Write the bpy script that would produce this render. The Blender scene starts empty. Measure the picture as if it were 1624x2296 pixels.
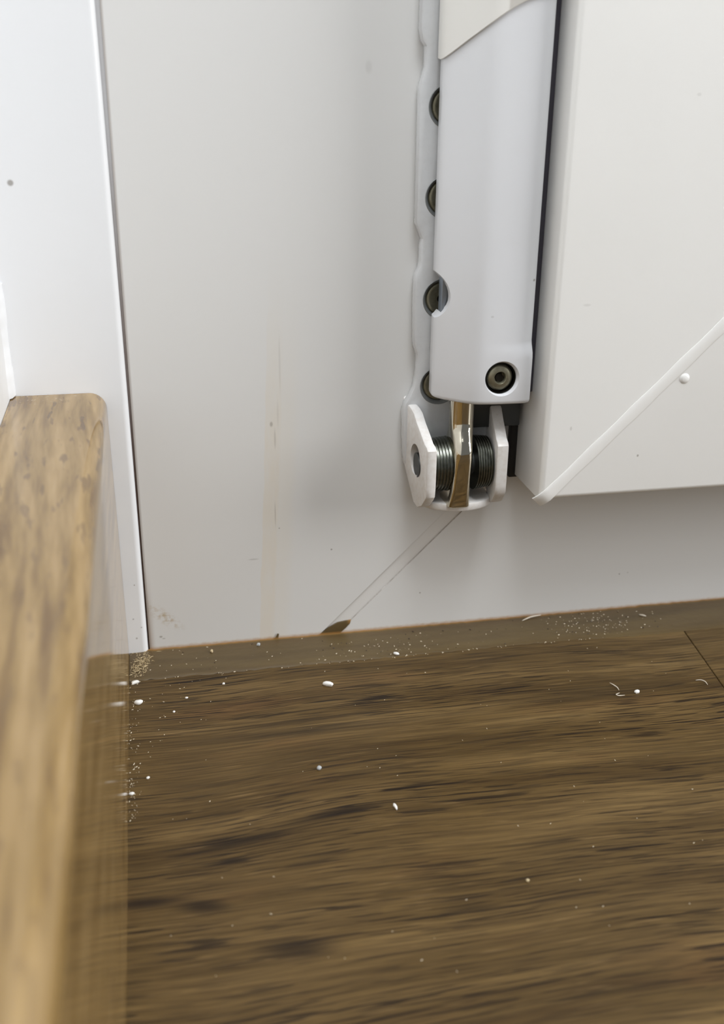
import bpy, bmesh, math, random
from mathutils import Vector, Matrix

# ------------------------------------------------------------------ camera, world, lights, exposure
S = 0.001                                   # everything below is written in millimetres
scene = bpy.context.scene
COL = scene.collection

PITCH, YAW, ROLL = 0.3967269, 0.2022270, 0.0115255
cam_d = bpy.data.cameras.new('camera')
cam = bpy.data.objects.new('camera', cam_d)
COL.objects.link(cam)
scene.camera = cam
fw = Vector((math.sin(YAW) * math.cos(PITCH), math.cos(YAW) * math.cos(PITCH), -math.sin(PITCH)))
rt = Vector((math.cos(YAW), -math.sin(YAW), 0))
up = rt.cross(fw)
r2 = rt * math.cos(ROLL) + up * math.sin(ROLL)
u2 = up * math.cos(ROLL) - rt * math.sin(ROLL)
cam.matrix_world = Matrix((
    (r2.x, u2.x, -fw.x, 4.9988 * S), (r2.y, u2.y, -fw.y, -208.268 * S),
    (r2.z, u2.z, -fw.z, 119.162 * S), (0, 0, 0, 1)))
cam_d.sensor_fit = 'HORIZONTAL'
cam_d.sensor_width = 36.0
cam_d.lens = 2356.08 / 1624 * 36.0
cam_d.clip_start = 0.005
cam_d.clip_end = 50
cam_d.dof.use_dof = True
cam_d.dof.focus_distance = 0.212
cam_d.dof.aperture_fstop = 30.0

scene.view_settings.view_transform = 'Standard'
scene.view_settings.look = 'None'
scene.view_settings.gamma = 1.0
scene.view_settings.use_curve_mapping = False
scene.view_settings.exposure = -0.16

world = bpy.data.worlds.new('room_daylight')
scene.world = world
world.use_nodes = True
bg = world.node_tree.nodes['Background']
bg.inputs[0].default_value = (0.93, 0.96, 1.0, 1)
bg.inputs[1].default_value = 0.22


def area_light(name, loc, target, sx, sy, power, color):
    d = bpy.data.lights.new(name, 'AREA')
    d.shape = 'RECTANGLE'
    d.size, d.size_y = sx, sy
    d.energy = power
    d.color = color
    o = bpy.data.objects.new(name, d)
    COL.objects.link(o)
    o.location = loc
    o.rotation_euler = (Vector(target) - Vector(loc)).to_track_quat('-Z', 'Y').to_euler()
    return o


area_light('added_gradient_lamp', (-0.03, -0.22, 0.62), (0.03, -0.02, 0.05), 0.42, 0.22, 5.1, (0.95, 0.98, 1.0))  # added lamp close overhead, makes the frame grow lighter towards its top
area_light('daylight_from_side_window', (1.9, -0.75, 0.75), (0.06, 0, 0.06), 0.9, 1.2, 40.0, (1.0, 0.99, 0.975))


# ------------------------------------------------------------------ node helper
class NT:
    def __init__(self, name):
        self.m = bpy.data.materials.new(name)
        self.m.use_nodes = True
        self.t = self.m.node_tree
        self.b = self.t.nodes['Principled BSDF']
        self.tc = None

    def put(self, sock, v):
        if isinstance(v, bpy.types.NodeSocket):
            self.t.links.new(v, sock)
        elif isinstance(v, (tuple, list)):
            sock.default_value = tuple(v) + ((1.0,) if len(v) == 3 and len(sock.default_value) == 4 else ())
        else:
            sock.default_value = v

    def pos(self):
        if self.tc is None:
            n = self.t.nodes.new('ShaderNodeTexCoord')
            k = self.t.nodes.new('ShaderNodeVectorMath')
            k.operation = 'SCALE'
            k.inputs[3].default_value = 1000.0
            self.t.links.new(n.outputs['Object'], k.inputs[0])
            self.tc = k.outputs[0]                   # object coordinates in mm
        return self.tc

    def xyz(self, v=None):
        n = self.t.nodes.new('ShaderNodeSeparateXYZ')
        self.put(n.inputs[0], v or self.pos())
        return n.outputs[0], n.outputs[1], n.outputs[2]

    def vec(self, x, y, z):
        n = self.t.nodes.new('ShaderNodeCombineXYZ')
        for i, v in enumerate((x, y, z)):
            self.put(n.inputs[i], v)
        return n.outputs[0]

    def m2(self, op, a, b=0.0, c=None, clamp=False):
        n = self.t.nodes.new('ShaderNodeMath')
        n.operation = op
        n.use_clamp = clamp
        self.put(n.inputs[0], a)
        self.put(n.inputs[1], b)
        if c is not None:
            self.put(n.inputs[2], c)
        return n.outputs[0]

    def add(self, a, b): return self.m2('ADD', a, b)
    def sub(self, a, b): return self.m2('SUBTRACT', a, b)
    def mul(self, a, b): return self.m2('MULTIPLY', a, b)

    def scale(self, v, k):
        n = self.t.nodes.new('ShaderNodeVectorMath')
        n.operation = 'MULTIPLY'
        self.put(n.inputs[0], v)
        n.inputs[1].default_value = k
        return n.outputs[0]

    def noise(self, v, scale=1.0, detail=3.0, rough=0.55, dist=0.0):
        n = self.t.nodes.new('ShaderNodeTexNoise')
        self.put(n.inputs['Vector'], v)
        n.inputs['Scale'].default_value = scale
        n.inputs['Detail'].default_value = detail
        n.inputs['Roughness'].default_value = rough
        n.inputs['Distortion'].default_value = dist
        return n.outputs[0]

    def step(self, v, a, b, lo=0.0, hi=1.0):
        n = self.t.nodes.new('ShaderNodeMapRange')
        n.interpolation_type = 'SMOOTHSTEP'
        self.put(n.inputs[0], v)
        n.inputs[1].default_value = a
        n.inputs[2].default_value = b
        n.inputs[3].default_value = lo
        n.inputs[4].default_value = hi
        return n.outputs[0]

    def mix(self, f, a, b, mode='MIX'):
        n = self.t.nodes.new('ShaderNodeMix')
        n.data_type = 'RGBA'
        n.blend_type = mode
        self.put(n.inputs[0], f)
        self.put(n.inputs[6], a)
        self.put(n.inputs[7], b)
        return n.outputs[2]

    def ramp(self, v, stops):
        n = self.t.nodes.new('ShaderNodeValToRGB')
        e = n.color_ramp.elements
        while len(e) < len(stops):
            e.new(0.5)
        for i, (p, c) in enumerate(stops):
            e[i].position = p
            e[i].color = tuple(c) + (1,)
        self.put(n.inputs[0], v)
        return n.outputs[0]

    def bump(self, h, strength, dist):
        n = self.t.nodes.new('ShaderNodeBump')
        n.inputs['Strength'].default_value = strength
        n.inputs['Distance'].default_value = dist * S
        self.put(n.inputs['Height'], h)
        self.t.links.new(n.outputs[0], self.b.inputs['Normal'])

    def spot(self, u, v, cu, cv, ru, rv, soft=0.5):
        """soft ellipse in two coordinates, 1 inside"""
        a = self.mul(self.sub(u, cu), 1.0 / ru)
        b = self.mul(self.sub(v, cv), 1.0 / rv)
        d = self.m2('SQRT', self.add(self.mul(a, a), self.mul(b, b)))
        return self.step(d, 1.0, 1.0 - soft)

    def fin(self, color, rough=0.5, metal=0.0, ior=None, coat=0.0, coat_rough=0.05, spec=None):
        self.put(self.b.inputs['Base Color'], color)
        self.put(self.b.inputs['Roughness'], rough)
        self.put(self.b.inputs['Metallic'], metal)
        if ior:
            self.b.inputs['IOR'].default_value = ior
        if coat:
            self.b.inputs['Coat Weight'].default_value = coat
            self.b.inputs['Coat Roughness'].default_value = coat_rough
        if spec is not None:
            self.b.inputs['Specular IOR Level'].default_value = spec
        return self.m


def lin(r, g, b):
    f = lambda c: c / 12.92 if c <= 0.04045 else ((c + 0.055) / 1.055) ** 2.4
    return tuple(f(c / 255.0) for c in (r, g, b))


# ------------------------------------------------------------------ materials
def mat_pvc(name, base, rough=0.34, marks=()):
    """white window plastic with its dirt specks; marks = (x, z, rx, rz, strength) in mm"""
    n = NT(name)
    x, y, z = n.xyz()
    c = n.mix(n.step(n.noise(n.pos(), 0.03, 2), 0.35, 0.65), base, tuple(v * 0.985 for v in base))
    for (mx, mz, rx, rz, s) in marks:
        c = n.mix(n.mul(n.spot(x, z, mx, mz, rx, rz, 0.6), s), c, lin(110, 100, 88))
    n.bump(n.noise(n.pos(), 0.5, 2), 0.05, 0.3)
    return n.fin(c, rough)


def mat_frame():
    n = NT('white_frame_plastic')
    x, y, z = n.xyz()
    base = lin(221, 221, 220)
    c = base
    wob = n.mul(n.sub(n.noise(n.vec(0.0, 0.0, z), 0.09, 3), 0.5), 1.5)
    # yellowed stripe left by adhesive tape
    xl = n.add(n.add(n.mul(z, 0.047), 24.3), wob)
    a = n.step(n.sub(x, xl), 0.0, 0.35)
    b = n.step(n.sub(x, xl), 3.9, 3.0)
    f = n.step(z, 88.0, 40.0)
    pat = n.step(n.noise(n.vec(n.mul(x, 0.5), 0.0, n.mul(z, 0.12)), 1.0, 3), 0.2, 0.6, 0.45, 1.0)
    m = n.mul(n.mul(a, b), n.mul(f, pat))
    c = n.mix(n.mul(m, 0.34), c, lin(222, 208, 182))
    # second, weaker film to the right of the stripe
    b2 = n.mul(n.step(n.sub(x, xl), 3.0, 4.0), n.step(n.sub(x, xl), 8.0, 5.0))
    c = n.mix(n.mul(n.mul(b2, f), 0.25), c, lin(224, 216, 200))
    # grey streaks on the stripe
    for (mx, mz, rx, rz, s) in ((30.2, 64, 0.28, 8, .13), (29.6, 53.5, 0.3, 4, .12), (28.6, 31, 0.16, 4, .35),
                                (28.2, 51.3, 0.45, 0.8, .45), (28.9, 48, .3, 3, .25),
                                (23.6, 20.6, 1.6, 0.25, .3), (40.9, 21.6, .28, .28, .75), (61.5, 9, .25, .25, .7),
                                (29.4, 27.6, .25, .25, .5), (110.4, 9.6, .25, .25, .8), (112.5, 9.8, .3, .2, .4),
                                (48.0, 120.0, .9, 1.6, .12), (2.6, 3.4, .5, .35, .55), (3.2, 2.9, .5, .2, .45)):
        c = n.mix(n.mul(n.spot(x, z, mx, mz, rx, rz, 0.7), s), c, lin(120, 112, 104))
    # brown smear at the foot of the jamb
    wn = n.noise(n.vec(n.mul(x, .7), 0.0, n.mul(z, 1.0)), 1.0, 4, .65)
    u = n.add(z, n.mul(x, 0.75))
    sm = n.mul(n.spot(x, u, 3.6, 11.0, 5.2, 2.6, 0.9), n.step(wn, 0.42, 0.68))
    c = n.mix(n.mul(sm, 0.75), c, lin(176, 152, 112))
    # grime along the joint with the trim and along the sealant
    g = n.mul(n.step(x, 1.6, 0.0), n.step(z, 26.0, 2.0))
    c = n.mix(n.mul(g, 0.55), c, lin(128, 96, 62))
    c = n.mix(n.mul(n.step(x, 0.6, 0.05), 0.55), c, lin(120, 104, 92))
    gz = n.step(n.add(z, n.mul(wn, -0.8)), 0.9, 0.0)
    c = n.mix(n.mul(gz, 0.7), c, lin(168, 130, 84))
    n.bump(n.noise(n.pos(), 0.06, 2), 0.06, 0.6)
    return n.fin(c, 0.36)


def mat_weld_frame():
    n = NT('frame_weld_plastic')
    x, y, z = n.xyz()
    u = n.sub(x, z)
    e = n.m2('MAXIMUM', n.mul(n.step(u, 38.15, 37.85), 0.35), n.step(u, 41.72, 41.92))
    k = n.step(n.noise(n.vec(n.mul(x, .35), 0.0, n.mul(z, .35)), 1.0, 4, .7), 0.30, 0.62, .25, 1.0)
    c = n.mix(n.mul(n.mul(e, k), 0.6), lin(222, 221, 219), lin(104, 88, 76))
    return n.fin(c, 0.28)


def mat_wood_floor():
    n = NT('brown_oak_plank')
    x, y, z = n.xyz()
    wv = n.noise(n.vec(n.mul(x, .012), n.mul(y, .016), 0.0), 1.0, 1, .5)
    yy = n.add(y, n.mul(n.sub(wv, 0.5), 9.0))
    # extra sweep of the grain around the cathedral figure on the left
    sw = n.spot(x, y, 12.0, -62.0, 60.0, 34.0, 1.0)
    yy = n.add(yy, n.mul(n.mul(sw, n.sub(x, 12.0)), -0.11))
    tone = n.noise(n.vec(n.mul(x, .010), n.mul(yy, .11), 0.0), 1.0, 4, .6)
    c = n.ramp(tone, [(0.28, lin(64, 47, 24)), (0.42, lin(89, 70, 39)), (0.56, lin(105, 84, 50)), (0.72, lin(126, 103, 65))])
    red = n.step(n.noise(n.vec(n.mul(x, .022), n.mul(yy, .07), 7.0), 1.0, 3), 0.56, 0.74)
    c = n.mix(n.mul(red, 0.45), c, lin(110, 80, 48))
    fine = n.noise(n.vec(n.mul(x, .05), n.mul(yy, 1.7), 3.0), 1.0, 3, .6)
    c = n.mix(n.mul(n.step(fine, 0.60, 0.40), 0.40), c, lin(44, 31, 17))
    pale = n.noise(n.vec(n.mul(x, .09), n.mul(yy, 1.5), 9.0), 1.0, 2, .5)
    c = n.mix(n.mul(n.step(pale, 0.62, 0.76), 0.40), c, lin(142, 116, 78))
    where = n.step(n.noise(n.vec(n.mul(x, .02), n.mul(yy, .06), 5.0), 1.0, 2), 0.38, 0.62, 0.22, 1.0)
    pore = n.noise(n.vec(n.mul(x, .055), n.mul(yy, 1.25), 1.0), 1.0, 2, .5)
    c = n.mix(n.mul(n.mul(n.step(pore, 0.585, 0.63), where), 0.9), c, lin(26, 17, 10))
    pore2 = n.noise(n.vec(n.mul(x, .08), n.mul(yy, 2.6), 21.0), 1.0, 2, .5)
    c = n.mix(n.mul(n.mul(n.step(pore2, 0.56, 0.61), where), 0.8), c, lin(30, 20, 12))
    # printed knots and dark veins
    for (mx, my, rx, ry, tilt, s) in ((-2, -77.6, 10, 1.9, .05, .9), (7, -80.0, 6, 2.4, .12, .8), (20, -91, 9, 3.2, .1, .75), (48, -88, 7, 1.6, .1, .5),
                                      (14, -66.3, 17, 1.5, -.16, .75), (31, -62.0, 14, 1.6, -.12, .85), (47, -57.0, 10, .9, -.1, .7), (30, -36.5, 40, 2.4, .0, .55),
                                      (26, -33, 26, 1.2, .0, .45), (90, -33.5, 26, 5.0, .0, .42), (40, -51.5, 16, 1.0, -.1, .4)):
        v = n.add(n.sub(y, n.mul(n.sub(x, mx), -tilt)), n.mul(n.sub(fine, .5), 1.6))
        c = n.mix(n.mul(n.spot(x, v, mx, my, rx, ry, 0.9), s), c, lin(30, 21, 13))
    h = n.add(n.mul(n.step(pore, 0.60, 0.67), -1.0), n.mul(fine, 0.4))
    n.bump(h, 0.25, 0.12)
    return n.fin(c, n.step(fine, .3, .7, .46, .36), spec=.2)


def mat_skirting():
    n = NT('pale_oak_foil')
    x, y, z = n.xyz()
    wv = n.noise(n.vec(n.mul(x, .05), n.mul(y, .015), n.mul(z, .05)), 1.0, 1, .5)
    xx = n.add(n.add(x, n.mul(n.sub(wv, .5), 5.0)), n.mul(y, 0.05))
    v = n.vec(n.mul(xx, .42), n.mul(y, .035), n.mul(z, .42))
    t = n.noise(v, 1.0, 3, .55)
    c = n.ramp(t, [(0.32, lin(108, 82, 46)), (0.46, lin(138, 112, 68)), (0.58, lin(153, 126, 83)), (0.75, lin(168, 142, 98))])
    d = n.noise(n.vec(n.mul(xx, .60), n.mul(y, .11), n.mul(z, .6)), 1.0, 2, .5)
    c = n.mix(n.mul(n.step(d, .57, .68), n.step(y, -90.0, -20.0, 0.35, .7)), c, lin(90, 68, 46))
    # worn, whitish end next to the wall
    w = n.noise(n.vec(n.mul(x, 1.1), n.mul(y, 1.1), 0.0), 1.0, 4, .7)
    c = n.mix(n.mul(n.mul(n.step(w, .58, .70), n.spot(x, y, -16.0, -3.0, 8.0, 6.0, .7)), .6), c, lin(226, 216, 198))
    return n.fin(c, 0.12, ior=1.6)


def simple(name, col, rough, metal=0.0, nz=None, **k):
    n = NT(name)
    c = col
    if nz:
        sc, amt, col2 = nz
        c = n.mix(n.mul(n.step(n.noise(n.pos(), sc, 4, .6), 0.4, 0.7), amt), col, col2)
    return n.fin(c, rough, metal, **k)


def mat_sealant():
    n = NT('brown_sealant')
    x, y, z = n.xyz()
    t = n.noise(n.vec(n.mul(x, .03), n.mul(y, .25), 0.0), 1.0, 4, .6)
    c = n.ramp(t, [(0.3, lin(76, 61, 36)), (0.5, lin(88, 72, 44)), (0.7, lin(96, 80, 49))])
    sp = n.noise(n.pos(), 1.6, 3, .6)
    c = n.mix(n.mul(n.step(sp, .66, .74), .5), c, lin(70, 57, 40))
    wv = n.noise(n.vec(n.mul(x, .4), 0.0, 0.0), 1.0, 3)
    e = n.mul(n.step(n.add(y, n.mul(wv, -0.5)), -1.2, -0.2), n.m2('MAXIMUM', n.step(z, 1.0, .7), n.mul(n.step(x, 44.2, 45.2), n.step(z, 2.4, 3.2))))
    c = n.mix(n.mul(e, .85), c, lin(158, 118, 66))
    e2 = n.mul(n.step(y, -3.4, -1.6), n.step(y, -0.6, -1.3))
    c = n.mix(n.mul(e2, .4), c, lin(84, 64, 40))
    n.bump(n.noise(n.pos(), 0.7, 4, .6), .3, .25)
    return n.fin(c, .42)


def mat_joint():
    n = NT('joint_with_grime')
    x, y, z = n.xyz()
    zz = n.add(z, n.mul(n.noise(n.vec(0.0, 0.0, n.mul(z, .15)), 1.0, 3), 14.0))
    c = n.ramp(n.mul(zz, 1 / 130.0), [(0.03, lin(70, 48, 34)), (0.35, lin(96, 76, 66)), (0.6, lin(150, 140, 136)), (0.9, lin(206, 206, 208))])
    return n.fin(c, .7)


M = {}
M['frame'] = mat_frame()
M['weld'] = mat_weld_frame()
M['sash'] = mat_pvc('white_sash_plastic', lin(241, 241, 239), 0.36,
                    [(102.3, 46.3, .3, .35, .55), (113.6, 104.7, .7, .8, .16), (105.0, 61.5, .35, .35, .25),
                     (87.0, 53.0, .3, .6, .22), (88.0, 78.0, 1.1, .35, .12), (106.0, 116.0, .6, .4, .12)])
M['sash_weld'] = mat_pvc('white_sash_weld_plastic', lin(241, 241, 239), 0.28)
M['trim'] = mat_pvc('white_trim_plastic', lin(234, 236, 239), 0.33,
                    [(-18.3, 99.9, .75, .75, .65), (-21.8, 118.7, .6, 1.2, .45), (-21.0, 106.0, .4, .5, .25),
                     (-2.6, 4.0, .3, .3, .5), (-2.2, 17.0, .2, .2, .6), (-3.0, 8.8, .25, .25, .5), (-1.4, 6.6, .22, .22, .5)])
M['floor'] = mat_wood_floor()
M['skirting'] = mat_skirting()
M['sealant'] = mat_sealant()
M['plaster'] = simple('white_wall_paint', lin(222, 223, 224), .6, nz=(.15, .3, lin(206, 206, 206)))
M['hinge_white'] = mat_pvc('white_lacquered_metal', lin(224, 226, 230), .2, [(78.4, 82.3, .35, .35, .6), (70.2, 75.5, .4, .3, .2)])
M['plate_white'] = simple('white_plate_lacquer', lin(204, 206, 208), .2, nz=(.7, .12, lin(170, 168, 170)), coat=.6)
M['ear_white'] = simple('chipped_white_lacquer', lin(226, 224, 222), .34, nz=(.9, .22, lin(186, 168, 150)))
M['cap_white'] = simple('cream_white_plastic', lin(231, 230, 226), .42)
M['chrome'] = simple('yellowed_bright_steel', lin(204, 198, 182), .08, 1.0)
M['screw'] = simple('dull_zinc_screw', lin(150, 146, 126), .36, .75, nz=(.8, .5, lin(104, 101, 84)))
M['recess'] = simple('dark_zinc_recess', lin(138, 141, 141), .5, .4)
M['disc'] = simple('grey_ribbed_steel', lin(126, 128, 120), .32, 1.0, nz=(1.2, .5, lin(88, 90, 84)))
M['core'] = simple('blue_grey_steel', lin(150, 160, 172), .45, .8)
M['black'] = simple('black_rubber', lin(26, 26, 27), .55)
M['dark'] = simple('dark_steel', lin(74, 76, 76), .5, .6)
M['rim'] = simple('dark_polished_rim', lin(70, 72, 74), .2, 1.0)
M['leaf'] = simple('dark_grey_leaf', lin(66, 63, 72), .5)
M['socket'] = simple('socket_shadow_steel', lin(46, 44, 38), .5, .8)
M['chip'] = simple('white_paint_flake', lin(240, 239, 236), .6)
M['chip_grey'] = simple('grey_paint_flake', lin(176, 180, 182), .6)
M['seed'] = simple('tan_crumb', lin(196, 178, 142), .6)
M['dust'] = simple('tan_sawdust', lin(206, 188, 150), .8, nz=(2.0, .7, lin(150, 128, 92)))
M['crumb'] = simple('pale_crumbs', lin(218, 206, 182), .7)
M['grit'] = simple('dark_grit', lin(58, 48, 38), .7)
M['fibre'] = simple('clear_plastic_fibre', lin(216, 206, 190), .3)
M['subfloor'] = simple('joint_shadow_board', lin(40, 30, 22), .8)
M['peel'] = simple('peeling_white_caulk', lin(228, 230, 233), .45)


# ------------------------------------------------------------------ geometry helpers
def mesh_obj(name, verts, faces, mat, parent=None, smooth=None, loc=(0, 0, 0)):
    me = bpy.data.meshes.new(name)
    me.from_pydata([((v[0] - loc[0]) * S, (v[1] - loc[1]) * S, (v[2] - loc[2]) * S) for v in verts], [], faces)
    bm = bmesh.new()
    bm.from_mesh(me)
    bmesh.ops.recalc_face_normals(bm, faces=bm.faces)
    bm.to_mesh(me)
    bm.free()
    me.materials.append(mat)
    if smooth is not None:
        me.polygons.foreach_set('use_smooth', [True] * len(me.polygons))
        me.set_sharp_from_angle(angle=math.radians(smooth))
    o = bpy.data.objects.new(name, me)
    COL.objects.link(o)
    o.location = [c * S for c in loc]
    if parent is not None:
        o.parent = parent
        o.location = [(c - q) * S for c, q in zip(loc, parent.get('at', (0, 0, 0)))]
    return o


def empty(name, at=(0, 0, 0)):
    o = bpy.data.objects.new(name, None)
    o.empty_display_size = 0.005
    COL.objects.link(o)
    o.location = [c * S for c in at]
    o['at'] = at
    return o


def tag(o, label=None, cat=None, group=None, kind=None):
    if label: o['label'] = label
    if cat: o['category'] = cat
    if group: o['group'] = group
    if kind: o['kind'] = kind
    return o


def loft(rings, closed=True, caps=(True, True)):
    v, f = [], []
    n = len(rings[0])
    for r in rings:
        v += [tuple(p) for p in r]
    for i in range(len(rings) - 1):
        for j in range(n if closed else n - 1):
            k = (j + 1) % n
            f.append((i * n + j, i * n + k, (i + 1) * n + k, (i + 1) * n + j))
    if caps[0]: f.append(tuple(range(n)))
    if caps[1]: f.append(tuple((len(rings) - 1) * n + j for j in range(n)))
    return v, f


def merge(*parts):
    V, F = [], []
    for v, f in parts:
        b = len(V)
        V += list(v)
        F += [tuple(i + b for i in q) for q in f]
    return V, F


def box(a, b):
    (x0, y0, z0), (x1, y1, z1) = a, b
    v = [(x, y, z) for x in (x0, x1) for y in (y0, y1) for z in (z0, z1)]
    return v, [(0, 1, 3, 2), (4, 6, 7, 5), (0, 4, 5, 1), (2, 3, 7, 6), (0, 2, 6, 4), (1, 5, 7, 3)]


def soft_box(a, b, r):
    """box with chamfered edges"""
    bm = bmesh.new()
    v, f = box(a, b)
    vs = [bm.verts.new(p) for p in v]
    for q in f: bm.faces.new([vs[i] for i in q])
    bmesh.ops.recalc_face_normals(bm, faces=bm.faces)
    bmesh.ops.bevel(bm, geom=list(bm.edges), offset=r, segments=2, profile=.5, affect='EDGES')
    bm.verts.index_update()
    out = [tuple(q.co) for q in bm.verts], [tuple(w.index for w in q.verts) for q in bm.faces]
    bm.free()
    return out


def offset_poly(P, d):
    """move a closed 2-D polygon outward by d (counter-clockwise polygons)"""
    n = len(P)
    area = sum(P[i][0] * P[(i + 1) % n][1] - P[(i + 1) % n][0] * P[i][1] for i in range(n))
    s = 1 if area > 0 else -1
    out = []
    for i in range(n):
        a, b, c = Vector(P[i - 1]), Vector(P[i]), Vector(P[(i + 1) % n])
        e1, e2 = (b - a).normalized(), (c - b).normalized()
        n1, n2 = Vector((e1.y, -e1.x)) * s, Vector((e2.y, -e2.x)) * s
        m = n1 + n2
        m = m.normalized() / max(.45, math.sqrt(max(.2, (1 + n1.dot(n2)) / 2)))
        out.append((b.x + m.x * d, b.y + m.y * d))
    return out


def slab(P, t, bev, put):
    """plate: polygon P, thickness t, chamfer bev on both faces; put(u, v, w) -> xyz"""
    I = offset_poly(P, -bev)
    I2 = offset_poly(P, -bev * .3)
    rings = [[put(u, v, 0) for u, v in I], [put(u, v, bev * .3) for u, v in I2], [put(u, v, bev) for u, v in P],
             [put(u, v, t - bev) for u, v in P], [put(u, v, t - bev * .3) for u, v in I2], [put(u, v, t) for u, v in I]]
    return loft(rings)


def lathe(profile, n, put, cap=True):
    """profile = [(axial, radius)], put(axial, a, b) -> xyz"""
    rings = [[put(h, r * math.cos(2 * math.pi * k / n), r * math.sin(2 * math.pi * k / n)) for k in range(n)] for h, r in profile]
    return loft(rings, caps=(cap, cap))


def spline(P, k, closed=False):
    """Catmull-Rom through 2-D points"""
    out = []
    n = len(P)
    for i in range(n if closed else n - 1):
        g = lambda j: P[j % n] if closed else P[min(max(j, 0), n - 1)]
        p0, p1, p2, p3 = g(i - 1), g(i), g(i + 1), g(i + 2)
        for q in range(k):
            t = q / k
            out.append(tuple(.5 * (2 * p1[c] + (p2[c] - p0[c]) * t + (2 * p0[c] - 5 * p1[c] + 4 * p2[c] - p3[c]) * t * t
                                   + (3 * p1[c] - p0[c] - 3 * p2[c] + p3[c]) * t ** 3) for c in range(len(P[0]))))
    if not closed: out.append(tuple(P[-1]))
    return out


def cut(o, cutters, smooth=35):
    """subtract closed meshes from o and keep only the result"""
    tmp = []
    for v, f in cutters:
        c = mesh_obj('cutter', v, f, M['dark'])
        m = o.modifiers.new('cut', 'BOOLEAN')
        m.operation = 'DIFFERENCE'
        m.solver = 'EXACT'
        m.object = c
        tmp.append(c)
    bpy.context.view_layer.update()
    dg = bpy.context.evaluated_depsgraph_get()
    me = bpy.data.meshes.new_from_object(o.evaluated_get(dg))
    o.modifiers.clear()
    old = o.data
    o.data = me
    me.name = o.name
    bpy.data.meshes.remove(old)
    for c in tmp:
        d = c.data
        bpy.data.objects.remove(c)
        bpy.data.meshes.remove(d)
    mat = me.materials[0]
    me.materials.clear()
    me.materials.append(mat)
    me.polygons.foreach_set('material_index', [0] * len(me.polygons))
    me.polygons.foreach_set('use_smooth', [True] * len(me.polygons))
    me.set_sharp_from_angle(angle=math.radians(smooth))


# ------------------------------------------------------------------ setting: floor, walls, trim, frame
random.seed(4)
floor = mesh_obj('floor', *box((-24, -900, -12), (900, 0.0, -2.2)), M['subfloor'])
tag(floor, kind='structure')
SK = 0.135                                   # the butt joint runs a little askew


def plank(x0, x1, y0, y1, k0, k1, shift):
    P = [(x0 + k0 * -y0, y0), (x1 + k1 * -y0, y0), (x1 + k1 * -y1, y1), (x0 + k0 * -y1, y1)]
    v, f = slab(P, 2.2, .14, lambda a, b, c: (a, b, c - 2.2))
    o = mesh_obj('plank', v, f, M['floor'], floor, loc=(shift * 170.0, shift * -63.0, 0))
    return o


plank(-23.9, 123.55, -185, -0.02, 0, -SK, 0)
plank(123.75, 900, -185, -0.02, -SK, 0, 1)
plank(-23.9, 420, -372, -185.3, 0, 0, 2)
plank(420.3, 900, -372, -185.3, 0, 0, 3)
plank(-23.9, 900, -900, -372.3, 0, 0, 4)

# skirting board with a rounded front edge
prof = [(-22.6, 0.02), (-22.6, 60.0)] + [(-8.0 + 3.3 * math.sin(a), 56.7 + 3.3 * math.cos(a)) for a in
                                         [math.pi / 2 * k / 10 for k in range(11)]] + [(-4.55, 30), (-4.5, 0.02)]
v, f = loft([[(x, y, z) for x, z in prof] for y in (-0.95, -900)])
sk = mesh_obj('baseboard_left', v, f, M['skirting'], smooth=40)
tag(sk, kind='structure')

wl = mesh_obj('wall_left', *box((-60, -900, -2.2), (-22.7, -0.95, 900)), M['plaster'])
tag(wl, kind='structure')

# cover trim beside the frame, its right edge rounded
tp = [(-120, 6.0), (-120, -0.85)]
tpr = [(-1.7 + 1.25 * math.sin(a), 0.4 - 1.25 * math.cos(a)) for a in [math.pi / 2 * k / 8 for k in range(9)]]
rings = []
for zz, sh in ((-2.0, 0.13), (30, 0.08), (70, -.10), (130, -.42), (900, -.9)):
    rings.append([(x, y, zz) for x, y in tp] + [(x + sh, y, zz) for x, y in tpr] + [(-0.45 + sh, 6.0, zz)])
v, f = loft(rings)
tr = mesh_obj('trim_1', v, f, M['trim'], smooth=40)
tag(tr, kind='structure')

# fixed frame: jamb and bottom rail, mitre-welded at the corner
win = empty('window_1')
tag(win, kind='structure')
A, B = 37.7, 42.0                            # the weld groove lies between x - z = A and x - z = B
IN = 96.0


def frame_bar(P):
    n = len(P)
    v = [(x, 0, z) for x, z in P] + [(x, 62, z) for x, z in P]
    return v, [tuple(range(n)), tuple(range(n, 2 * n))] + [(i, (i + 1) % n, (i + 1) % n + n, i + n) for i in range(n)]


mesh_obj('frame_jamb', *frame_bar([(0, -37.7), (0, 900), (IN, 900), (IN, IN - A)]), M['frame'], win)
mesh_obj('frame_rail', *frame_bar([(0.0, -42.0), (IN, IN - B), (900, IN - B), (900, -42.0)]), M['frame'], win)
us = [(A, 0.0), (A + .18, .22), (A + 1.2, .30), (B - 1.2, .30), (B - .18, .22), (B, 0.0), (B, 3.0), (A, 3.0)]
v, f = loft([[(m + u / 2, y, m - u / 2) for u, y in us] for m in (-19, 74)])
mesh_obj('weld_seam', v, f, M['weld'], win, smooth=30)

# dark board seen in the joint between trim and frame
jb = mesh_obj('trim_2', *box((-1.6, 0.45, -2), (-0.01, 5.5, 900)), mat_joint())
tag(jb, kind='structure')

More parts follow.
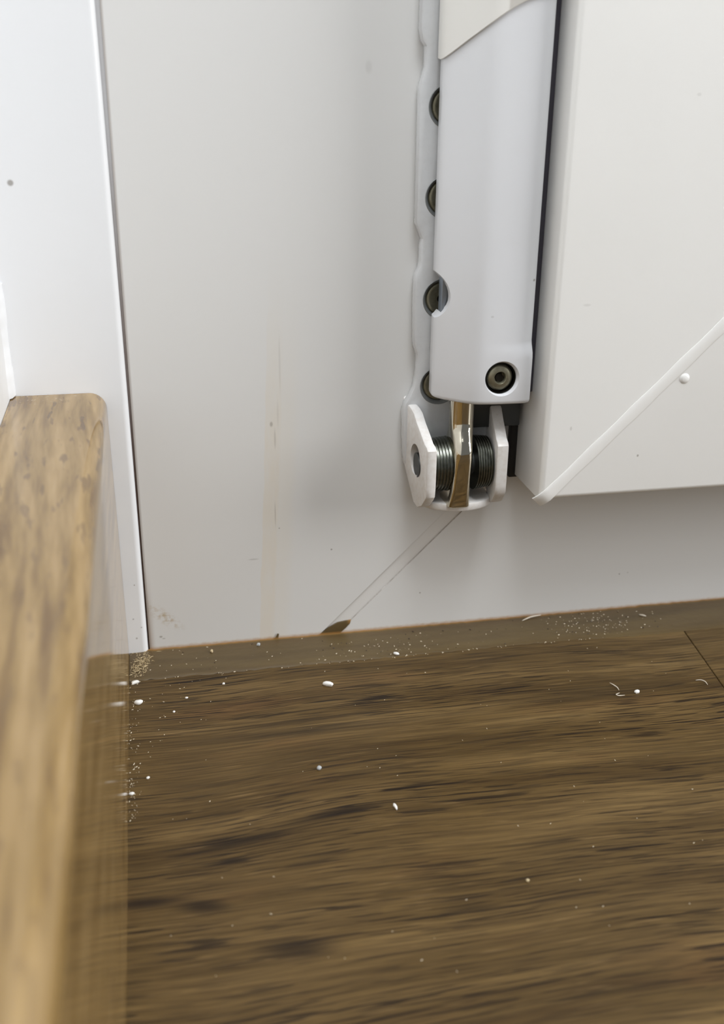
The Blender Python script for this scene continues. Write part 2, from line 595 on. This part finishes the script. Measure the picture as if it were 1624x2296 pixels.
# ------------------------------------------------------------------ opening sash
sash = empty('window_casement', (81.5, -10, 37.7))
tag(sash, 'white plastic window sash with diagonal corner weld, right of the hinge', 'window sash')
X0, Z0, YF, YB = 81.5, 37.7, -18.0, -2.4
R = 1.1
sp = [(0.0, YB)] + [(R - R * math.cos(a), YF + R - R * math.sin(a)) for a in [math.pi / 2 * k / 6 for k in range(7)]] + [(75, YF), (75, YB)]
v, f = loft([[(X0 + d, y, 900) for d, y in sp], [(X0 + d, y, Z0 + d) for d, y in sp]])
mesh_obj('sash_stile', v, f, M['sash'], sash, smooth=40)
v, f = loft([[(X0 + d, y, Z0 + d) for d, y in sp], [(900, y, Z0 + d) for d, y in sp]])
mesh_obj('sash_rail', v, f, M['sash'], sash, smooth=40)
# weld ridge on the mitre
q2 = math.sqrt(.5)
rings = []
for i in range(90):
    d = -0.55 + i * 0.84
    w = 1.34 * (1 + .05 * math.sin(i * .6))
    yb = YF if d > R else YF + R - math.sqrt(max(0.0, R * R - (R - max(d, 0)) ** 2))
    h = .27 if i else .1
    cx, cz = X0 + d + .35, Z0 + d - .35
    sec = [(-w, .25), (-w, -h * .45), (-w * .8, -h), (-.1, -h * .82), (w * .55, -h * .8), (w * .9, -h * .35), (w, .25)]
    rings.append([(cx - a * q2 * -1, yb + b, cz - a * q2) for a, b in sec])
v, f = loft(rings)
mesh_obj('weld_ridge', v, f, M['sash_weld'], sash, smooth=50)
bl = lathe([(-.34, .05), (-.3, .5), (-.2, .85), (0, 1.1), (.3, .9)], 14, lambda h, a, b: (110.6 + a * 1.0, YF + h, 62.4 + b))
mesh_obj('weld_blob', *bl, M['sash_weld'], sash, smooth=60)
mesh_obj('gasket', *soft_box((80.1, -2.4, 37.0), (82.2, -0.05, 900), .25), M['black'], sash, smooth=40)
# glass well inside the sash, for other views
mesh_obj('glazing_bead', *box((X0 + 75, -14, Z0 + 75), (X0 + 90, -3, 900)), M['sash'], sash)
mesh_obj('glazing_bead', *box((X0 + 90, -14, Z0 + 75), (900, -3, Z0 + 90)), M['sash'], sash)

# ------------------------------------------------------------------ hinge
hinge = empty('pivot_hinge_set', (68, 0, 40))
tag(hinge, 'white lacquered bottom corner hinge with chrome pivot rod, between frame and sash', 'hinge')

left = [(57.1, 300), (57.1, 126.5), (57.5, 124.6), (58.2, 123.6), (58.2, 120.2), (57.7, 118.2), (57.2, 116.6), (57.25, 105), (57.3, 91.9),
        (57.6, 91.2), (58.1, 90.0), (58.6, 88.8), (58.35, 87.4), (58.35, 84.5), (58.2, 83.2), (57.6, 82.0), (57.4, 80.6),
        (57.4, 75), (57.55, 69.0), (57.7, 67.4), (58.3, 65.6), (58.4, 64.2), (58.25, 61.0), (57.9, 58.6), (57.0, 56.6),
        (56.1, 55.2), (55.7, 53.6), (55.85, 47.5), (56.2, 42.6), (56.8, 40.6)]
P = left + [(58.5, 37.5), (61, 35.0), (72, 35.0), (75.5, 38), (76.6, 42), (77, 50), (78.6, 56), (78.6, 300)]
v, f = slab(P, 2.9, .7, lambda a, b, c: (a, -0.02 - c, b))
plate = mesh_obj('base_plate', v, f, M['plate_white'], hinge, smooth=30)

SCR = [(63.1, 113.3), (63.0, 96.7), (63.2, 76.9), (63.2, 58.9)]
cyl_y = lambda cx, cz: (lambda h, a, b: (cx + a, h, cz + b))
cut(plate, [lathe([(-6.5, 4.1), (-2.95, 4.0), (-1.7, 3.4), (-1.0, 3.4)], 36, cyl_y(cx, cz)) for cx, cz in SCR], 30)
for cx, cz in SCR:
    sc = mesh_obj('plate_screw', *lathe([(-1.05, 3.35), (-2.1, 3.35), (-2.45, 3.1), (-2.55, 2.7), (-2.5, 2.55), (-2.5, .98), (-1.4, .9), (-1.4, .01)], 32,
                                        cyl_y(cx, cz)), M['screw'], hinge, smooth=35)
    mesh_obj('screw_collar', *lathe([(-1.9, 3.95), (-2.93, 4.12), (-3.02, 4.0), (-2.8, 3.6), (-1.9, 3.3)], 36, cyl_y(cx, cz), cap=False),
             M['recess'], sc, smooth=50)
    mesh_obj('screw_socket', *lathe([(-1.3, 1.0), (-1.6, .9)], 6, cyl_y(cx, cz)), M['socket'], sc)

# bearing ears: plates bent off the base plate
EY = [(0.0, 56.0), (-1.2, 55.2), (-4.5, 54.8), (-6.3, 54.2), (-8.2, 52.6), (-11.2, 50.6), (-12.6, 49.6), (-13.9, 49.2), (-14.6, 48.5), (-14.7, 47.2),
      (-14.7, 40.2), (-14.5, 38.4), (-13.8, 37.5), (-12.0, 35.6), (-9.6, 34.4), (-7.5, 34.8), (-4.5, 38.0), (-1.5, 41.2), (0.0, 42.0)]


def ear(x0, t, lean, up):
    return slab([(a, b + up * (1 if b > 42 else 0)) for a, b in EY], t, .4, lambda a, b, c: (x0 + c + lean * -a, a, b))


el = mesh_obj('bearing_ear', *ear(56.25, 2.1, .125, 0), M['ear_white'], hinge, smooth=30)
cut(el, [lathe([(54, 2.7), (60.5, 2.7)], 30, lambda h, a, b: (h, -8.0 + a, 44.6 + b * 1.25))], 30)
er = mesh_obj('bearing_ear', *ear(74.3, 2.5, -.10, 0.3), M['ear_white'], hinge, smooth=30)
# web that closes the bracket below the pivot
web = [(59.4, -1.0), (59.0, -5.0)] + [(66.6 + 7.8 * math.cos(a), -7.2 - 5.9 * math.sin(a)) for a in [math.pi - math.pi * k / 16 for k in range(1, 16)]] + [(74.2, -5.0), (74.2, -1.0)]
v, f = slab(web, 1.7, .35, lambda a, b, c: (a, b, 33.6 + c + .05 * (-b)))
mesh_obj('bearing_web', v, f, M['ear_white'], hinge, smooth=30)

ax = lambda h, a, b: (h, -8.6 + a, 43.6 + b)
ribs = lambda x0, x1, r, big: [(x0, r * .6), (x0, r * .95)] + [(x0 + (x1 - x0) * k / 24, r * (1 - .05 * (k % 4 >= 2)) * (.93 + .07 * (k / 24 if big else 1 - k / 24))) for k in range(25)] + [(x1, r * .6)]
mesh_obj('bearing_disc', *lathe(ribs(60.0, 63.9, 5.8, True), 40, ax), M['disc'], hinge, smooth=25)
mesh_obj('bearing_disc', *lathe(ribs(69.3, 72.6, 5.8, False), 40, ax), M['disc'], hinge, smooth=25)
mesh_obj('pivot_pin', *lathe([(57.4, 2.6), (75.5, 2.6)], 24, ax), M['dark'], hinge, smooth=35)

# pivot rod: round shank running into a waisted flat eye
rings = []
for zz, cx, cy, hx, hf, hb, fac in ((72, 66.45, -9.4, 2.5, 2.5, 2.5, 0), (53.2, 66.45, -9.4, 2.55, 2.5, 2.5, 0), (51.9, 66.4, -9.4, 2.5, 2.75, 2.5, .1),
                                     (50.7, 66.3, -9.4, 2.4, 3.6, 2.8, .2), (49.5, 66.15, -9.4, 2.34, 4.5, 3.2, .3), (47.9, 66.0, -9.4, 2.32, 5.25, 3.6, .45),
                                     (46.0, 65.9, -9.3, 2.3, 5.55, 4, .7), (44.0, 65.8, -9.2, 2.2, 5.65, 4, .9), (41.5, 65.7, -9.2, 2.15, 5.6, 4, 1),
                                     (39.0, 65.65, -9.2, 2.2, 5.45, 4, 1), (37.0, 65.6, -9.2, 2.4, 5.1, 3.6, 1), (35.6, 65.6, -9.2, 2.55, 4.7, 3, 1), (35.3, 65.6, -9.2, 2.4, 4.4, 2.8, 1)):
    ring = []
    for k in range(48):
        a = 2 * math.pi * k / 48
        c, s = math.cos(a), math.sin(a)
        e = 2.0 / (2.0 + 3.0 * fac)
        px = math.copysign(abs(c) ** e, c) * hx
        py = math.copysign(abs(s) ** e, s) * (hb if s > 0 else hf)
        ring.append((cx + px, cy + py, zz))
    rings.append(ring)
rings_f = []
for i in range(len(rings[0])):
    pass
zs = [r[0][2] for r in rings]
fine = []
for i in range(len(rings) - 1):
    for q in range(3):
        t = q / 3
        g = lambda j: rings[min(max(j, 0), len(rings) - 1)]
        a, b = g(i), g(i + 1)
        tt = t
        fine.append([tuple(a[k][c] * (1 - (tt if c < 2 else t)) + b[k][c] * (tt if c < 2 else t) for c in range(3)) for k in range(48)])
fine.append(rings[-1])
v, f = loft(fine)
mesh_obj('pivot_rod', v, f, M['chrome'], hinge, smooth=32)

# hinge leaf on the sash edge and the steel core inside the cover
mesh_obj('hinge_leaf', *soft_box((79.6, -9.4, 58.5), (81.45, -2.6, 300), .2), M['leaf'], hinge, smooth=40)
mesh_obj('leaf_foot', *soft_box((69.5, -5.6, 50.0), (80.6, -3.6, 72), .3), M['dark'], hinge, smooth=40)
mesh_obj('hinge_core', *soft_box((61.7, -7.7, 69.2), (76, -5.0, 300), .4), M['core'], hinge, smooth=40)

# cover sleeve
UP = [(60.7, -4.2), (60.45, -6.2), (60.4, -7.6), (60.75, -9.0), (61.8, -10.9), (63.9, -13.7), (65.5, -15.4), (66.9, -16.4), (68.7, -16.9),
      (72.0, -17.05), (75.6, -16.9), (77.6, -16.2), (78.3, -15.0), (78.6, -12.5), (78.7, -9.0), (78.7, -4.2)]
LO = [(60.7, -4.2), (60.45, -6.2), (60.4, -7.6), (60.75, -9.0), (61.8, -10.9), (63.9, -13.7), (65.5, -15.4), (66.9, -16.4), (68.8, -17.0),
      (73.0, -17.4), (76.4, -17.45), (77.7, -17.1), (78.2, -16.5), (78.7, -13.0), (79.1, -9.0), (79.1, -4.2)]


def shallow(P, k=.8):
    out = []
    for x, y in P:
        y2 = -4 + (y + 4) * k
        out.append((5 + (x - 5) * (208.3 + y2) / (208.3 + y), y2))
    return out


up_s, lo_s = spline(shallow(UP), 5), spline(shallow(LO), 5)
SX, SY, SZ = 72.75, 2.6, 63.05               # axis and depth shift of the set screw


def blend(t): return [(a[0] * (1 - t) + b[0] * t, a[1] * (1 - t) + b[1] * t) for a, b in zip(lo_s, up_s)]


rings = []
for zz, t, ins in ((57.6, 0, 1.0), (57.65, 0, .6), (57.85, 0, .25), (58.15, 0, .06), (58.55, 0, 0), (64, 0, 0), (67.0, 0, 0), (68.0, .12, 0), (68.8, .45, 0), (69.6, .8, 0),
                   (70.4, 1, 0), (90, 1, 0), (120, 1, 0), (300, 1, 0)):
    Pf = blend(t)
    if ins:
        Pf = offset_poly(Pf, -ins)
    rings.append([(x, y, zz) for x, y in Pf])
v, f = loft(rings)
cover = mesh_obj('hinge_cover', v, f, M['hinge_white'], hinge, smooth=35)
inner = shallow([(61.7, -1), (61.6, -7.4), (62.4, -9.6), (64.6, -12.7), (66.3, -14.5), (68.4, -15.7), (72, -15.9), (75.4, -15.8), (76.9, -14.9), (77.5, -12), (77.7, -1)])
hollow = loft([[(x, y, zz) for x, y in inner] for zz in (69.0, 310)])
notch = lathe([(-30, 5.7), (0, 5.7)], 40, lambda h, a, b: (57.1 + a, h, 78.6 + b))
hole = lathe([(-25, 4.1), (-17.9, 4.1), (-17.1, 3.45), (-16.6, 3.15), (-13.5, 3.1)], 48, lambda h, a, b: (SX + a, h + SY, SZ + b))
cut(cover, [hollow, notch, hole], 38)

ss = mesh_obj('set_screw', *lathe([(-13.6, 2.8), (-15.6, 2.8), (-16.1, 2.62), (-16.4, 2.2), (-16.5, 1.3), (-16.3, 1.15), (-15.5, 1.0), (-15.5, .01)], 36,
                                  lambda h, a, b: (SX + a, h + SY, SZ + b)), M['screw'], hinge, smooth=50)
mesh_obj('screw_socket', *lathe([(-15.3, 1.05), (-15.9, .9)], 6, lambda h, a, b: (SX + a, h + SY, SZ + b)), M['socket'], ss)
mesh_obj('hole_rim', *lathe([(-14.0, 3.3), (-16.4, 3.3), (-16.75, 3.12), (-16.3, 2.86), (-14.0, 2.84)], 44,
                            lambda h, a, b: (SX + a, h + SY, SZ + b), cap=False), M['rim'], ss, smooth=50)

# push-on cap with a slanting lower edge
outp, inp = offset_poly(up_s, .48), offset_poly(up_s, .02)


def zcap(x): return 121.2 + 5.8 * math.sin(min(1.0, max(0.0, (x - 60.0) / 19.0)) * math.pi / 2) * 1.9 if x > 60 else 121.2


rings = [[(x, y, zcap(x) + .12) for x, y in inp], [(x, y, zcap(x)) for x, y in offset_poly(up_s, .34)], [(x, y, zcap(x) + .2) for x, y in outp],
         [(x, y, 150) for x, y in outp], [(x, y, 300) for x, y in outp], [(x, y, 300) for x, y in inp]]
v, f = loft(rings, closed=False, caps=(False, False))
mesh_obj('cover_cap', v, f, M['cap_white'], hinge, smooth=40)

# ------------------------------------------------------------------ sealant along the frame
random.seed(11)
rings = []
x = -4.4
while x < 900:
    e = -12.0 + random.uniform(-.28, .28) - (.9 if x > 95 else 0) * min(1, (x - 95) / 15 if x > 95 else 0)
    tz = .42 + random.uniform(-.07, .10)
    if 116.5 < x < 119.5: tz += .25
    if x > 119.5: tz += .12
    rings.append([(x, .0, -.1), (x, -.02, tz), (x, -.55, tz * .95), (x, -1.6, .42), (x, -5, .36 + random.uniform(-.03, .03)), (x, -9, .34 + random.uniform(-.03, .03)),
                  (x, e + .9, .26), (x, e + .2, .13), (x, e, .01), (x, e + .3, -.05)])
    x += 1.1 if x < 135 else 30
v, f = loft(rings)
seal = mesh_obj('sealant_strip', v, f, M['sealant'], smooth=50)
tag(seal, 'flat smeared brown sealant strip along the foot of the white frame', 'sealant')
fl = [(37.4, -.2), (38.6, .9), (40.1, 2.0), (42.3, 3.15), (44.2, 3.45), (45.4, 3.55), (45.2, 2.7), (44.2, 1.6), (43.0, .5), (41.7, -.2)]
v, f = slab(fl, .5, .14, lambda a, b, c: (a, .3 - c, b))
tag(mesh_obj('sealant_flap', v, f, M['sealant'], seal, smooth=30), 'torn pointed flap filling the weld groove')
v, f = slab([(24.6, .1), (26, .5), (27.2, .45), (28.0, .7), (28.5, 1.7), (28.8, 1.6), (28.6, .2), (26, .0)], .3, .08, lambda a, b, c: (a, .02 - c, b))
mesh_obj('sealant_shred', v, f, M['sealant'], seal, smooth=30)

# peeling caulk between the plastered wall and the trim
rings = []
for i in range(30):
    zz = 60.2 + i * .75
    w = .5 + .22 * math.sin(i * .35) + .07 * math.sin(i * 1.3)
    rings.append([(-22.75, -.7, zz), (-22.75, -3.2 - w, zz), (-22.3 + .2 * w, -2.6 - w, zz), (-22.0 + .3 * w, -1.6, zz), (-21.9 + .25 * w, -.86, zz), (-22.0, -.7, zz)])
v, f = loft(rings)
tag(mesh_obj('caulk_strip', v, f, M['peel'], smooth=60), 'ragged white caulk in the corner above the wooden skirting end', 'caulk')


# ------------------------------------------------------------------ loose bits on the floor
def flake(name, x, y, L, W, H, ang, mat, seed, label, cat, z=0.0, tilt=0.0, group=None):
    rnd = random.Random(seed)
    n = 11
    rings = []
    base = [1 + rnd.uniform(-.22, .22) for _ in range(n)]
    for h, s in ((0.0, .8), (.25, 1.0), (.7, .95), (1.0, .6)):
        r = []
        for k in range(n):
            a = 2 * math.pi * k / n
            q = base[k] * s * (1 + rnd.uniform(-.05, .05))
            px, py = L / 2 * math.cos(a) * q, W / 2 * math.sin(a) * q
            c, sn = math.cos(ang), math.sin(ang)
            X, Y = px * c - py * sn, px * sn + py * c
            r.append((x + X, y + Y, z + .01 + H * h + abs(tilt) * H * (X / L + .5)))
        rings.append(r)
    v, f = loft(rings)
    o = mesh_obj(name, v, f, mat, smooth=60, loc=(x, y, z))
    return tag(o, label, cat, group)


flake('paint_flake', 36.5, -21.0, 2.3, 1.3, .8, -.55, M['chip'], 1, 'largest white paint flake on the planks, below the torn sealant flap', 'paint flake')
flake('paint_flake', -2.6, -20.9, 1.6, 1.1, .8, .2, M['chip'], 2, 'roundish white paint flake beside the skirting foot, clear of the sawdust', 'paint flake')
flake('paint_flake', -3.3, -12.9, 1.9, .8, .6, .35, M['chip'], 3, 'long white paint flake touching the skirting at the edge of the sawdust', 'paint flake')
flake('paint_flake', 30.1, -49.0, 1.0, .9, .6, .5, M['chip_grey'], 4, 'small grey paint flake alone in the middle of the plank', 'paint flake')
flake('paint_splinter', 41.5, -62.3, .55, 1.5, .4, .1, M['chip'], 5, 'thin white splinter standing across the grain near the dark vein', 'splinter')
flake('paint_flake', 53.4, -11.6, 1.3, .8, .5, -.6, M['chip'], 6, 'white paint flake on the outer edge of the sealant, right of the flap', 'paint flake', z=.3)
flake('paint_flake', 99.6, -35.4, 1.4, .9, .6, .2, M['chip'], 7, 'white paint flake beside two pale fibres near the plank joint', 'paint flake')
flake('grain_crumb', 13.4, -3.4, .65, 1.15, .5, .1, M['seed'], 8, 'seed-shaped tan crumb on the sealant, left of the yellowed stripe', 'crumb', z=.38)
flake('grain_crumb', 23.9, -2.4, .9, .8, .55, .3, M['chip_grey'], 9, 'pale crumb on the sealant right under the yellowed stripe', 'crumb', z=.4)
flake('paint_flake', -3.9, -50.3, 1.0, .6, .45, .2, M['chip'], 10, 'white paint flake against the skirting, nearest to the viewer of those there', 'paint flake')
flake('paint_flake', -1.0, -46.1, .75, .5, .35, .5, M['chip'], 12, 'tiny white flake a few millimetres off the skirting, beyond the nearest one', 'paint flake')
flake('paint_flake', 58.2, -84.1, .7, .55, .4, .5, M['seed'], 13, 'tiny pale flake on its own at the bottom of the picture, on the plank', 'paint flake')
flake('paint_flake', 15.0, -16.6, .6, .5, .35, .1, M['chip'], 14, 'tiny white flake on the plank just outside the sealant, right of the sawdust', 'paint flake')
flake('paint_flake', 7.1, -20.6, .6, .4, .3, .1, M['chip'], 15, 'tiny white flake between sawdust heap and largest flake', 'paint flake')
flake('paint_flake', 4.4, -25.3, .6, .5, .3, .6, M['chip'], 16, 'tiny white flake on the plank, right of the roundish skirting flake', 'paint flake')


def fibre(name, P, r, mat, label, cat):
    P = spline(P, 4)
    rings = []
    for i, p in enumerate(P):
        a, b = Vector(P[max(i - 1, 0)]), Vector(P[min(i + 1, len(P) - 1)])
        t = (b - a).normalized()
        s = t.cross(Vector((0, 0, 1))).normalized()
        u = s.cross(t)
        w = r * (1 - .7 * abs(2 * i / (len(P) - 1) - 1) ** 2)
        rings.append([tuple(Vector(p) + (s * math.cos(q) + u * math.sin(q)) * w) for q in [2 * math.pi * k / 6 for k in range(6)]])
    v, f = loft(rings)
    return tag(mesh_obj(name, v, f, mat, smooth=60, loc=P[0]), label, cat)


fibre('fibre', [(95.4, -31.0, .2), (95.7, -32.0, .35), (96.2, -33.2, .25), (96.2, -34.0, .1)], .12, M['fibre'], 'short pale fibre lying across the grain above the curled one', 'fibre')
fibre('fibre', [(95.9, -35.0, .15), (94.9, -35.5, .2), (95.2, -36.1, .25), (96.6, -36.0, .15)], .12, M['fibre'], 'curled pale fibre to the left of the white flake near the joint', 'fibre')
fibre('fibre', [(114.0, -33.3, .15), (115.0, -33.6, .3), (115.6, -34.4, .3), (115.7, -35.4, .12)], .12, M['fibre'], 'hooked pale fibre closest to the plank joint', 'fibre')
fibre('sealant_shaving', [(86.0, -2.2, .55), (88.5, -1.2, .8), (91.2, -.7, .75)], .2, M['fibre'], 'curved clear shaving on the sealant below the sash', 'shaving')
fibre('sealant_shaving', [(114.6, -4.2, .5), (115.8, -5.4, .6)], .25, M['fibre'], 'short straight pale shaving on the sealant near the plank joint', 'shaving')


def scatter(name, pts, mat, seed, rmin, rmax, stretch, zfun, label, cat):
    rnd = random.Random(seed)
    V, F = [], []
    for (x, y) in pts:
        r = rnd.uniform(rmin, rmax)
        a = rnd.uniform(0, math.pi)
        c, s = math.cos(a), math.sin(a)
        L = r * rnd.uniform(1, stretch)
        z = zfun(x, y)
        b = len(V)
        up_ = rnd.uniform(-.25, .45) * L
        for (px, py, pz) in ((-L, 0, .3 * r), (L, 0, .3 * r + max(0, up_)), (0, -r * .6, 0), (0, r * .6, 0), (0, 0, r)):
            V.append((x + px * c - py * s, y + px * s + py * c, z + pz))
        F += [tuple(b + i for i in q) for q in ((0, 2, 4), (2, 1, 4), (1, 3, 4), (3, 0, 4), (0, 3, 2), (1, 2, 3))]
    o = mesh_obj(name, V, F, mat)
    return tag(o, label, cat, kind='stuff')


rnd = random.Random(5)
onseal = lambda x, y: .36 if y > -11.6 else 0.01
pts = []
while len(pts) < 330:
    x, y = rnd.uniform(-4.3, 2.5), rnd.uniform(-12.5, -.3)
    if rnd.random() < max(0, 1 - ((x + 2.0 - .22 * (y + 6)) / 2.6) ** 2 - ((y + 6.0) / 6.4) ** 2) ** 1.5 + (.12 if y > -2.2 else 0):
        pts.append((x, y))
scatter('sawdust', pts, M['dust'], 1, .04, .13, 6.0, lambda x, y: onseal(x, y) + rnd.uniform(0, .35) * max(0, 1 - abs(x + 2.6) / 3), 'little tan sawdust heap in the corner of skirting and sealant', 'sawdust')
pts = [(-4.4 + abs(rnd.gauss(0, .8)), rnd.uniform(-58, -8)) for _ in range(110)]
pts += [(rnd.uniform(-3, 12), rnd.uniform(-42, -14)) for _ in range(34)]
scatter('skirting_crumbs', pts, M['crumb'], 2, .04, .17, 1.8, lambda x, y: .01, 'row of fine pale crumbs along the foot of the wooden skirting', 'crumbs')
pts = [(rnd.gauss(104, 6.5), rnd.uniform(-11.5, -.8)) for _ in range(120)]
pts += [(rnd.gauss(52, 8), rnd.uniform(-13, -4)) for _ in range(50)]
pts += [(rnd.uniform(-2, 122), rnd.uniform(-13, -1)) for _ in range(70)]
pts += [(rnd.uniform(0, 118), -12.1 + rnd.uniform(-.3, .3)) for _ in range(60)]
scatter('sealant_crumbs', pts, M['crumb'], 3, .05, .19, 1.7, onseal, 'pale specks strewn over the brown sealant strip', 'crumbs')
pts = [(rnd.gauss(103, 7), rnd.uniform(-11.5, -.8)) for _ in range(40)] + [(rnd.gauss(50, 9), rnd.uniform(-11.5, -1)) for _ in range(22)] + [(rnd.uniform(0, 118), rnd.uniform(-12, -1)) for _ in range(25)]
scatter('dark_crumbs', pts, M['grit'], 6, .06, .24, 1.6, onseal, 'dark grit among the pale specks on the sealant strip', 'grit')
pts = [(rnd.uniform(0, 110), rnd.uniform(-100, -14)) for _ in range(70)]
scatter('floor_crumbs', pts, M['crumb'], 4, .06, .17, 1.6, lambda x, y: .01, 'scattered tiny pale crumbs on the dark planks', 'crumbs')
